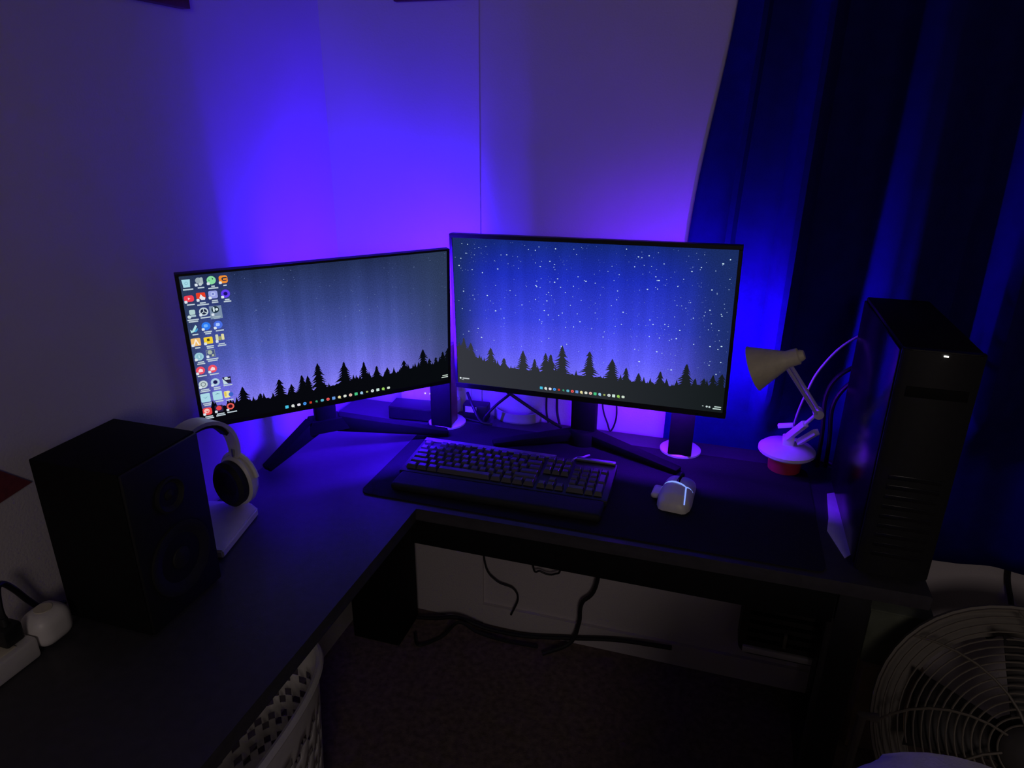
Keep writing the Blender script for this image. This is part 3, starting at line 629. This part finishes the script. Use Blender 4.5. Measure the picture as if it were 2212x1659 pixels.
pa = obj('paper_sheet', pp, M_PAPER); pa.location = (1.231, -.200, H); tag(pa, 'sliver of white paper poking out from under the computer tower', 'paper')
# cables from the back of the tower
def cab(label, pts, r, m, n=8):
    o = cable('cable', pts, r, m, None, n); tag(o, label, 'cable', 'loose cables around the desk'); return o
cab('pale thin cable arching from the tower to behind the lamp', [(1.290, -.136, 1.030), (1.262, -.126, 1.036), (1.215, -.135, 1.005), (1.180, -.135, .950), (1.166, -.120, .895), (1.158, -.085, .82), (1.160, -.045, .74), (1.165, -.040, H+.004)], .0024, M_PALEC)
cab('thick black cable sagging from the tower, the upper one', [(1.300, -.136, .985), (1.268, -.122, .972), (1.222, -.118, .935), (1.205, -.112, .885), (1.212, -.105, .80), (1.218, -.085, H+.006)], .0045, M_CABLE)
cab('thick black cable sagging from the tower, the lower one', [(1.312, -.136, .950), (1.276, -.120, .945), (1.238, -.116, .910), (1.222, -.110, .86), (1.230, -.10, .78), (1.236, -.08, H+.006)], .0045, M_CABLE)
cab('short black cable lying on the desk behind the tower', [(1.32, -.134, .725), (1.29, -.115, H+.006), (1.25, -.062, H+.005), (1.21, -.052, H+.005)], .004, M_CABLE)

# ------------------------------------------------------------------ things in the back corner of the desk
rt_ = thing('network_switch', 'low black network box in the back corner of the desk', 'router', (.238, -.100, H), R(6))
bxo('body', (-.056, .066, -.030, .030, .002, .037), M_BLK, rt_, .002)
bxo('front_panel', (-.052, .062, -.032, -.030, .006, .033), M_GLOSS, rt_)
for x in (-.045, .055): bxo('foot', (x-.006, x+.006, -.02, .02, 0, .003), M_BLKM, rt_)
wr_ = thing('wifi_router', 'white router with small lights leaning in the corner behind the black box', 'router', (.245, -.045, H), R(3))
bxo('body', (-.062, .052, -.009, .009, .001, .080), M_WHITE, wr_, .004)
for k in range(3): bxo('status_light', (.006+.014*k, .009+.014*k, -.0105, -.0085, .048, .051), emit('pale_status', (.55, .45, 1.0), 1.6), wr_)
for x in (-.05, .042):
    bm = B(); tube(bm, [(x, .004, .075), (x, .006, .150)], .004, 8); obj('antenna', bm, M_WHITE, wr_, True)
ol = thing('power_outlet', 'white wall outlet with an adapter just left of the larger monitor', 'outlet', (.330, -.008, .740))
bxo('cover_plate', (-.036, .036, -.005, 0, -.058, .058), M_WHITE, ol, .002)
bxo('adapter', (-.016, .010, -.034, -.005, -.052, -.006), M_WHITE, ol, .003)
bxo('socket', (-.012, .012, -.007, -.005, .012, .042), M_CREAM, ol, .001)
pbk = thing('power_brick', 'black power brick with a white label on the desk behind the monitors', 'power adapter', (.392, -.062, ZM if False else H), R(4))
bxo('body', (-.026, .040, -.018, .018, 0, .044), M_BLK, pbk, .004)
bxo('label', (-.018, .012, -.0185, -.018, .024, .040), M_PAPER, pbk)
dish = thing('curved_tray', 'pale curved plastic band standing on the desk under the larger monitor', 'tray', (.500, -.005, H))
bm = B(); o_, i_ = [], []
for k in range(25):
    a = R(200+140*k/24); o_.append((.068*math.cos(a), .0+.060*math.sin(a))); i_.append((.064*math.cos(a), .056*math.sin(a)))
prism(bm, o_+i_[::-1], 0, .026); obj('band', bm, M_PALEC, dish, True)
bm = B(); prism(bm, o_, 0, .003); obj('bottom', bm, M_PALEC, dish)
cab('black cable crossing in front of the outlet, left of the tangle', [(.375, -.062, .770), (.400, -.090, .745), (.425, -.105, .715), (.455, -.100, H+.008)], .0038, M_CABLE)
cab('black cable rising from the tangle to the larger monitor', [(.430, -.095, H+.008), (.435, -.095, .725), (.46, -.085, .755), (.505, -.080, .80), (.55, -.09, .87)], .0036, M_CABLE)
cab('black cable slanting under the larger monitor beside the pale tray', [(.475, -.080, .800), (.53, -.075, .765), (.59, -.065, .725), (.625, -.06, H+.006)], .0042, M_CABLE)
cab('thin black cable hanging straight down beside the monitor neck, left one', [(.575, -.035, .84), (.577, -.033, .78), (.578, -.034, .735), (.585, -.04, H+.004)], .0026, M_CABLE)
cab('thin black cable hanging straight down beside the monitor neck, right one', [(.602, -.035, .84), (.604, -.033, .78), (.606, -.034, .735), (.618, -.05, H+.004)], .0032, M_CABLE)
cab('thin looped cable hanging to the right of the larger monitor neck', [(.745, -.04, .86), (.752, -.035, .80), (.756, -.035, .74), (.745, -.04, H+.005), (.735, -.038, .725), (.722, -.035, .76), (.716, -.035, .82)], .0022, M_CABLE)
cab('thin cable drooping from the white adapter along the desk', [(.325, -.058, .70+.03), (.34, -.075, .712), (.38, -.085, .707), (.42, -.09, .706), (.45, -.095, .706)], .0024, M_CABLE)

# ------------------------------------------------------------------ curtain
def cfold(x):
    ks = [(.80, -.020), (.90, -.022), (.950, -.030), (.968, -.055), (.985, -.026), (1.02, -.036), (1.06, -.060), (1.088, -.140), (1.102, -.140), (1.13, -.050), (1.20, -.028), (1.225, -.034), (1.285, -.095), (1.31, -.085), (1.42, -.035), (1.45, -.055), (1.50, -.115), (1.55, -.09), (1.63, -.035), (1.70, -.115), (1.80, -.04), (1.90, -.12), (2.0, -.04), (2.1, -.12), (2.2, -.04), (2.4, -.1)]
    for (a, b), (c, d) in zip(ks, ks[1:]):
        if a <= x <= c:
            t = (x-a)/(c-a); t = t*t*(3-2*t); return b+(d-b)*t
    return -.05
def sm(a, b, x): t = max(0, min(1, (x-a)/(b-a))); return t*t*(3-2*t)
bm = B(); NX, NZ = 150, 44; g = []
for j in range(NZ+1):
    z = .48+(2.42-.48)*j/NZ; rw = []
    xl = .872+.012*sm(.8, 1.25, z)+.055*sm(1.15, 1.75, z)+.03*sm(1.7, 2.4, z)
    for i in range(NX+1):
        u = i/NX; xf = .885+(2.35-.885)*u; xr = xf+(xl-.885)*math.exp(-(xf-.885)/.09)
        k = sm(.70, .92, z) if xr < 1.37 else max(sm(.70, .92, z), .16*sm(1.37, 1.42, xr)+.0)
        lean = .008*(1-z/1.6)*math.sin(xf*9)
        y = -.012+(cfold(xf)+.012)*k*(.85+.15*math.sin(z*3+xf*4))
        y -= .012*math.sin(xf*37+z*2.0)*k
        rw.append(bm.verts.new((xr+lean*k*.6, min(y, -.008), z)))
    g.append(rw)
for j in range(NZ):
    for i in range(NX): bm.faces.new((g[j][i], g[j][i+1], g[j+1][i+1], g[j+1][i]))
cu = obj('curtain', bm, M_CURT, None, True); tag(cu, 'heavy navy blue window curtain hanging in folds behind the desk', 'curtain')
sd_ = cu.modifiers.new('thickness', 'SOLIDIFY'); sd_.thickness = .003; sd_.offset = 0
rod_ = thing('curtain_rod', 'dark curtain rod above the navy curtain', 'curtain rod', (1.6, -.05, 2.44))
bm = B(); tube(bm, [(-.75, 0, 0), (.78, 0, 0)], .012, 12); obj('rod', bm, M_METAL, rod_, True)
for x in (-.7, .7): bm = B(); tube(bm, [(x, 0, 0), (x, .05, 0)], .008, 8); obj('bracket', bm, M_METAL, rod_, True)

# ------------------------------------------------------------------ wall pieces
pn = B(); prism(pn, [(-.937, .912), (-1.16, 1.135), (-1.16, .885)], 0, .004, Matrix(((0, 0, 1, .0), (1, 0, 0, 0), (0, 1, 0, 0), (0, 0, 0, 1))))
tag(obj('pennant', pn, M_MAROON), 'dark red felt pennant on the left wall, its tip beside the speaker', 'pennant')
pf = thing('picture_frame', 'dark maroon framed picture high on the left wall', 'picture', (0, -.53, 1.603))
for d in ((0, .018, -.07, .07, 0, .014), (0, .018, -.07, .07, .186, .20), (0, .018, -.07, -.056, .014, .186), (0, .018, .056, .07, .014, .186)): bxo('frame_bar', d, M_MAROON_FRAME, pf, .001)
bxo('print', (0, .008, -.056, .056, .014, .186), M_PRINT, pf)
pf = thing('picture_frame', 'dark maroon framed picture high on the back wall above the monitors', 'picture', (.30, -.008, 1.668))
for d in ((-.10, .094, -.016, 0, 0, .014), (-.10, .094, -.016, 0, .246, .26), (-.10, -.086, -.016, 0, .014, .246), (.08, .094, -.016, 0, .014, .246)): bxo('frame_bar', d, M_MAROON_FRAME, pf, .001)
bxo('print', (-.086, .08, -.008, 0, .014, .246), M_PRINT, pf)
ex = thing('power_strip', 'white power strip lying on the desk against the left wall', 'power strip', (.062, -1.15, H))
bxo('body', (-.024, .024, -.155, .105, 0, .034), M_WHITE, ex, .005)
for k in range(4): bxo('socket', (-.015, .015, -.135+.06*k, -.100+.06*k, .034, .0355), M_CREAM, ex, .0005)
ad = thing('plug_adapter', 'rounded white plug adapter standing at the end of the power strip', 'adapter', (.066, -1.014, H))
bm = B(); box(bm, -.026, .026, -.029, .029, 0, .054, .019, 5); obj('body', bm, M_WHITE, ad, True)
bm = B(); lathe(bm, [(0, .0538), (.012, .0538), (.012, .0548), (0, .0548)], 20); obj('button', bm, M_CREAM, ad, True)
pg = thing('plug', 'black plug pushed into the power strip by the left wall', 'plug', (.062, -1.066, H+.0355))
bxo('body', (-.013, .013, -.014, .014, 0, .030), M_BLK, pg, .004)
bm = B(); lathe(bm, [(0, .028), (.007, .028), (.005, .042), (0, .042)], 14); obj('strain_relief', bm, M_BLK, pg, True)
cab('black cord looping up from the plug by the left wall', [(.062, -1.066, .774), (.058, -1.064, .792), (.046, -1.052, .812), (.034, -1.036, .806), (.026, -1.018, .780), (.022, -1.000, .745), (.020, -.98, .715), (.022, -.95, H+.005)], .0045, M_CABLE)
# ------------------------------------------------------------------ under and beside the desk
cab('black cable running along the floor below the back wall', [(.20, -.06, .012), (.26, -.055, .02), (.33, -.05, .035), (.42, -.04, .010), (.53, -.035, .008), (.66, -.03, .03), (.80, -.03, .06), (.95, -.05, .09)], .0065, M_CABLE)
cab('second black cable with a hump lying on the floor under the desk', [(.22, -.12, .006), (.25, -.16, .006), (.30, -.11, .006), (.345, -.085, .05), (.40, -.075, .020), (.48, -.07, .006), (.58, -.065, .006)], .005, M_CABLE)
cab('thin cable hanging against the wall under the desk', [(.40, -.028, .62), (.395, -.018, .38), (.405, -.018, .22), (.44, -.018, .17), (.49, -.018, .155), (.505, -.018, .12), (.485, -.02, .06)], .003, M_CABLE)
cab('small cable loop hanging under the front edge of the desk', [(.55, -.06, .63), (.552, -.04, .28), (.575, -.035, .245), (.615, -.035, .245), (.635, -.04, .30), (.64, -.06, .63)], .003, M_CABLE)
cab('black cable dropping under the desk to the floor bundle', [(.75, -.06, .63), (.735, -.03, .25), (.695, -.03, .16), (.69, -.03, .09), (.67, -.05, .030), (.60, -.09, .007)], .006, M_CABLE)
ht = thing('wall_heater', 'small pale-framed heater panel low on the back wall under the desk', 'heater', (1.225, 0, .232))
bm = B(); prism(bm, rrect(.22, .215, .030, 5), 0, .05, Matrix(((1, 0, 0, 0), (0, 0, -1, 0), (0, 1, 0, 0), (0, 0, 0, 1)))); obj('housing', bm, M_FAND, ht, True)
for z in (-.098, .082): bxo('pale_rail', (-.098, .098, -.060, -.048, z, z+.018), M_WHITE, ht, .003)
for k in range(5): bxo('louver', (-.090, .090, -.054, -.048, -.062+.027*k, -.052+.027*k), M_BLKM, ht, .001)
bxo('lever', (-.004, .004, -.062, -.050, -.062, -.020), M_FANP, ht, .001)
def carton(label, x, y, z, sx, sy, sz, m, rz):
    t = thing('carton', label, 'box', (x, y, z), rz, 'cartons stacked beside the desk leg')
    bxo('body', (-sx/2, sx/2, -sy/2, sy/2, 0, sz-.006), m, t, .002)
    for s in (-1, 1): bxo('lid_flap', (-sx/2-.002, sx/2+.002, min(s*.0015, s*(sy/2+.002)), max(s*.0015, s*(sy/2+.002)), sz-.006, sz), m, t, .0006)
    bxo('tape', (-sx/2-.001, sx/2+.001, -.014, .014, sz, sz+.0006), M_FANP, t)
carton('brown carton at the bottom of the stack beside the desk leg', 1.445, -.090, 0, .130, .13, .25, M_CARD, R(3))
carton('grey-green carton on top of the stack beside the desk leg', 1.44, -.088, .2508, .125, .12, .15, M_GREEN, R(-2))
# floor fan
fan = thing('floor_fan', 'off-white round floor fan with a wire guard, tilted upwards', 'fan', (1.635, -.36, 0))
fn = Vector((-.22, -.78, .52)).normalized()
FM = Matrix.Translation((0, 0, .290)) @ fn.to_track_quat('Z', 'Y').to_matrix().to_4x4()
fr = .262
for k in range(16):
    r = .052+(fr-.052)*k/15; z = .045*(1-(r/fr)**2)
    bm = B(); tube(bm, [FM @ Vector((r*math.cos(2*math.pi*i/48), r*math.sin(2*math.pi*i/48), z)) for i in range(48)], .0030 if k == 15 else .0019, 5, closed=True)
    obj('guard_ring', bm, M_FANP, fan, True)
for k in range(8):
    a = 2*math.pi*k/8+.3; bm = B()
    tube(bm, [FM @ Vector(((.045+(fr-.045)*t/7)*math.cos(a+.10*t), (.045+(fr-.045)*t/7)*math.sin(a+.10*t), .047*(1-((.045+(fr-.045)*t/7)/fr)**2)+.002)) for t in range(8)], .0026, 6)
    obj('guard_spoke', bm, M_FANP, fan, True)
bm = B(); lathe(bm, [(0, .056), (.040, .054), (.050, .046), (.050, .040), (0, .040)], 28, FM); obj('guard_badge', bm, M_FAND, fan, True)
for k in range(4):
    bm = B(); a = k*math.pi/2; pts = []
    g_ = []
    for i in range(5):
        r = .03+.17*i/4; hw = .03+.045*(i/4)
        g_.append([bm.verts.new(FM @ Vector((r*math.cos(a)-q*hw*math.sin(a), r*math.sin(a)+q*hw*math.cos(a), .0+.020*q))) for q in (-1, 0, 1)])
    for p_, q_ in zip(g_, g_[1:]):
        for j in range(2): bm.faces.new((p_[j], p_[j+1], q_[j+1], q_[j]))
    o = obj('blade', bm, M_FAND, fan, True); md = o.modifiers.new('t', 'SOLIDIFY'); md.thickness = .003
bm = B(); lathe(bm, [(fr, 0), (fr+.008, 0), (fr+.010, -.03), (fr, -.05), (fr*.8, -.058), (fr*.79, -.056), (fr-.003, -.048), (fr, -.03)], 48, FM, cap=False); obj('drum', bm, M_FANP, fan, True)
bm = B(); lathe(bm, [(0, -.010), (.05, -.012), (.06, -.04), (.05, -.09), (0, -.10)], 24, FM); obj('motor', bm, M_FAND, fan, True)
for q in (-1, 1):
    bm = B(); tube(bm, [(.30*q, -.12, .012), (.30*q, .12, .012)], .011, 8); tube(bm, [(.30*q, 0, .012), (.292*q, 0, .290), (.262*q, 0, .290)], .010, 8); obj('stand_arm', bm, M_FANP, fan, True)
cab('dark cord hanging from under the curtain behind the fan', [(1.665, -.004, .55), (1.672, -.007, .46), (1.690, -.012, .40), (1.700, -.022, .36), (1.690, -.03, .33), (1.655, -.04, .30)], .006, M_CABLE)
# laundry basket
bk = thing('laundry_basket', 'white plastic laundry basket with slotted sides under the left wing', 'basket', (.187, -.900, 0))
A_, B_ = .120, .286
def sup(a, s, t):
    c, d = math.cos(a), math.sin(a); n = 2.6
    return (s*A_*math.copysign(abs(c)**(2/n), c), t*B_*math.copysign(abs(d)**(2/n), d))
NA, NZ_ = 120, 20; zs = [.02+(.395-.02)*k/NZ_ for k in range(NZ_+1)]
bm = B(); g = []
for z in zs:
    s = .90+.10*z/.395; g.append([bm.verts.new((*sup(2*math.pi*i/NA, s, s), z)) for i in range(NA)])
for j in range(NZ_):
    for i in range(NA):
        if j in (2, 3, 5, 6, 8, 9, 11, 12, 14, 15) and (i+(j//3)*2) % 4 in (0, 1): continue
        bm.faces.new((g[j][i], g[j][(i+1) % NA], g[j+1][(i+1) % NA], g[j+1][i]))
o = obj('slotted_wall', bm, M_WHITE, bk, True); md = o.modifiers.new('t', 'SOLIDIFY'); md.thickness = .003
bm = B(); prism(bm, [sup(2*math.pi*i/48, .905, .905) for i in range(48)], 0, .02); obj('bottom', bm, M_WHITE, bk)
bm = B(); tube(bm, [(*sup(2*math.pi*i/72, 1.02, 1.01), .397) for i in range(72)], .008, 8, closed=True); obj('rim', bm, M_WHITE, bk, True)
# chair, mostly below the picture
ch = thing('office_chair', 'pale upholstered office chair, only the top of its backrest showing', 'chair', (1.262, -1.012, 0), R(172))
bm = B(); arch = [(-.21, .50), (-.19, .48), (.19, .48), (.21, .50)]+[(.21, .64), (.20, .675), (.17, .695)]+[(.13*math.cos(R(a)), .700+.124*math.sin(R(a))) for a in range(0, 181, 10)]+[(-.17, .695), (-.20, .675), (-.21, .64)]  # unseen shoulders widened to shade the wall under the desk
prism(bm, arch, -.04, .04, Matrix(((1, 0, 0, 0), (0, 0, 1, 0), (0, 1, 0, 0), (0, 0, 0, 1))))
bmesh.ops.bevel(bm, geom=[e for e in bm.edges if abs(abs(sum(v.co.y for v in e.verts))-.08) < .001], offset=.012, segments=3, affect='EDGES', profile=.5)
obj('backrest', bm, M_GREYUP, ch, True)
bm = B(); box(bm, -.22, .22, .04, .46, .42, .50, .03, 3); obj('seat', bm, M_GREYUP, ch, True)
bxo('back_bar', (-.03, .03, -.035, .10, .38, .42), M_METAL, ch, .004); bxo('back_upright', (-.03, .03, -.065, -.035, .38, .56), M_METAL, ch, .004)
bm = B(); lathe(bm, [(0, .09), (.03, .09), (.026, .42), (0, .42)], 20, Matrix.Translation((0, .24, 0))); obj('gas_column', bm, M_METAL, ch, True)
for k in range(5):
    a = 2*math.pi*k/5; e = Vector((.26*math.cos(a), .24+.26*math.sin(a), .062)); bm = B(); beam(bm, (0, .24, .10), e, .045, .035, .03, .022, .004); obj('base_arm', bm, M_METAL, ch, True)
    bm = B(); lathe(bm, [(0, -.014), (.028, -.014), (.028, .014), (0, .014)], 20, Matrix.Translation((e.x, e.y, .028)) @ Matrix.Rotation(a, 4, 'Z') @ Matrix.Rotation(R(90), 4, 'X')); obj('caster', bm, M_BLKM, ch, True)
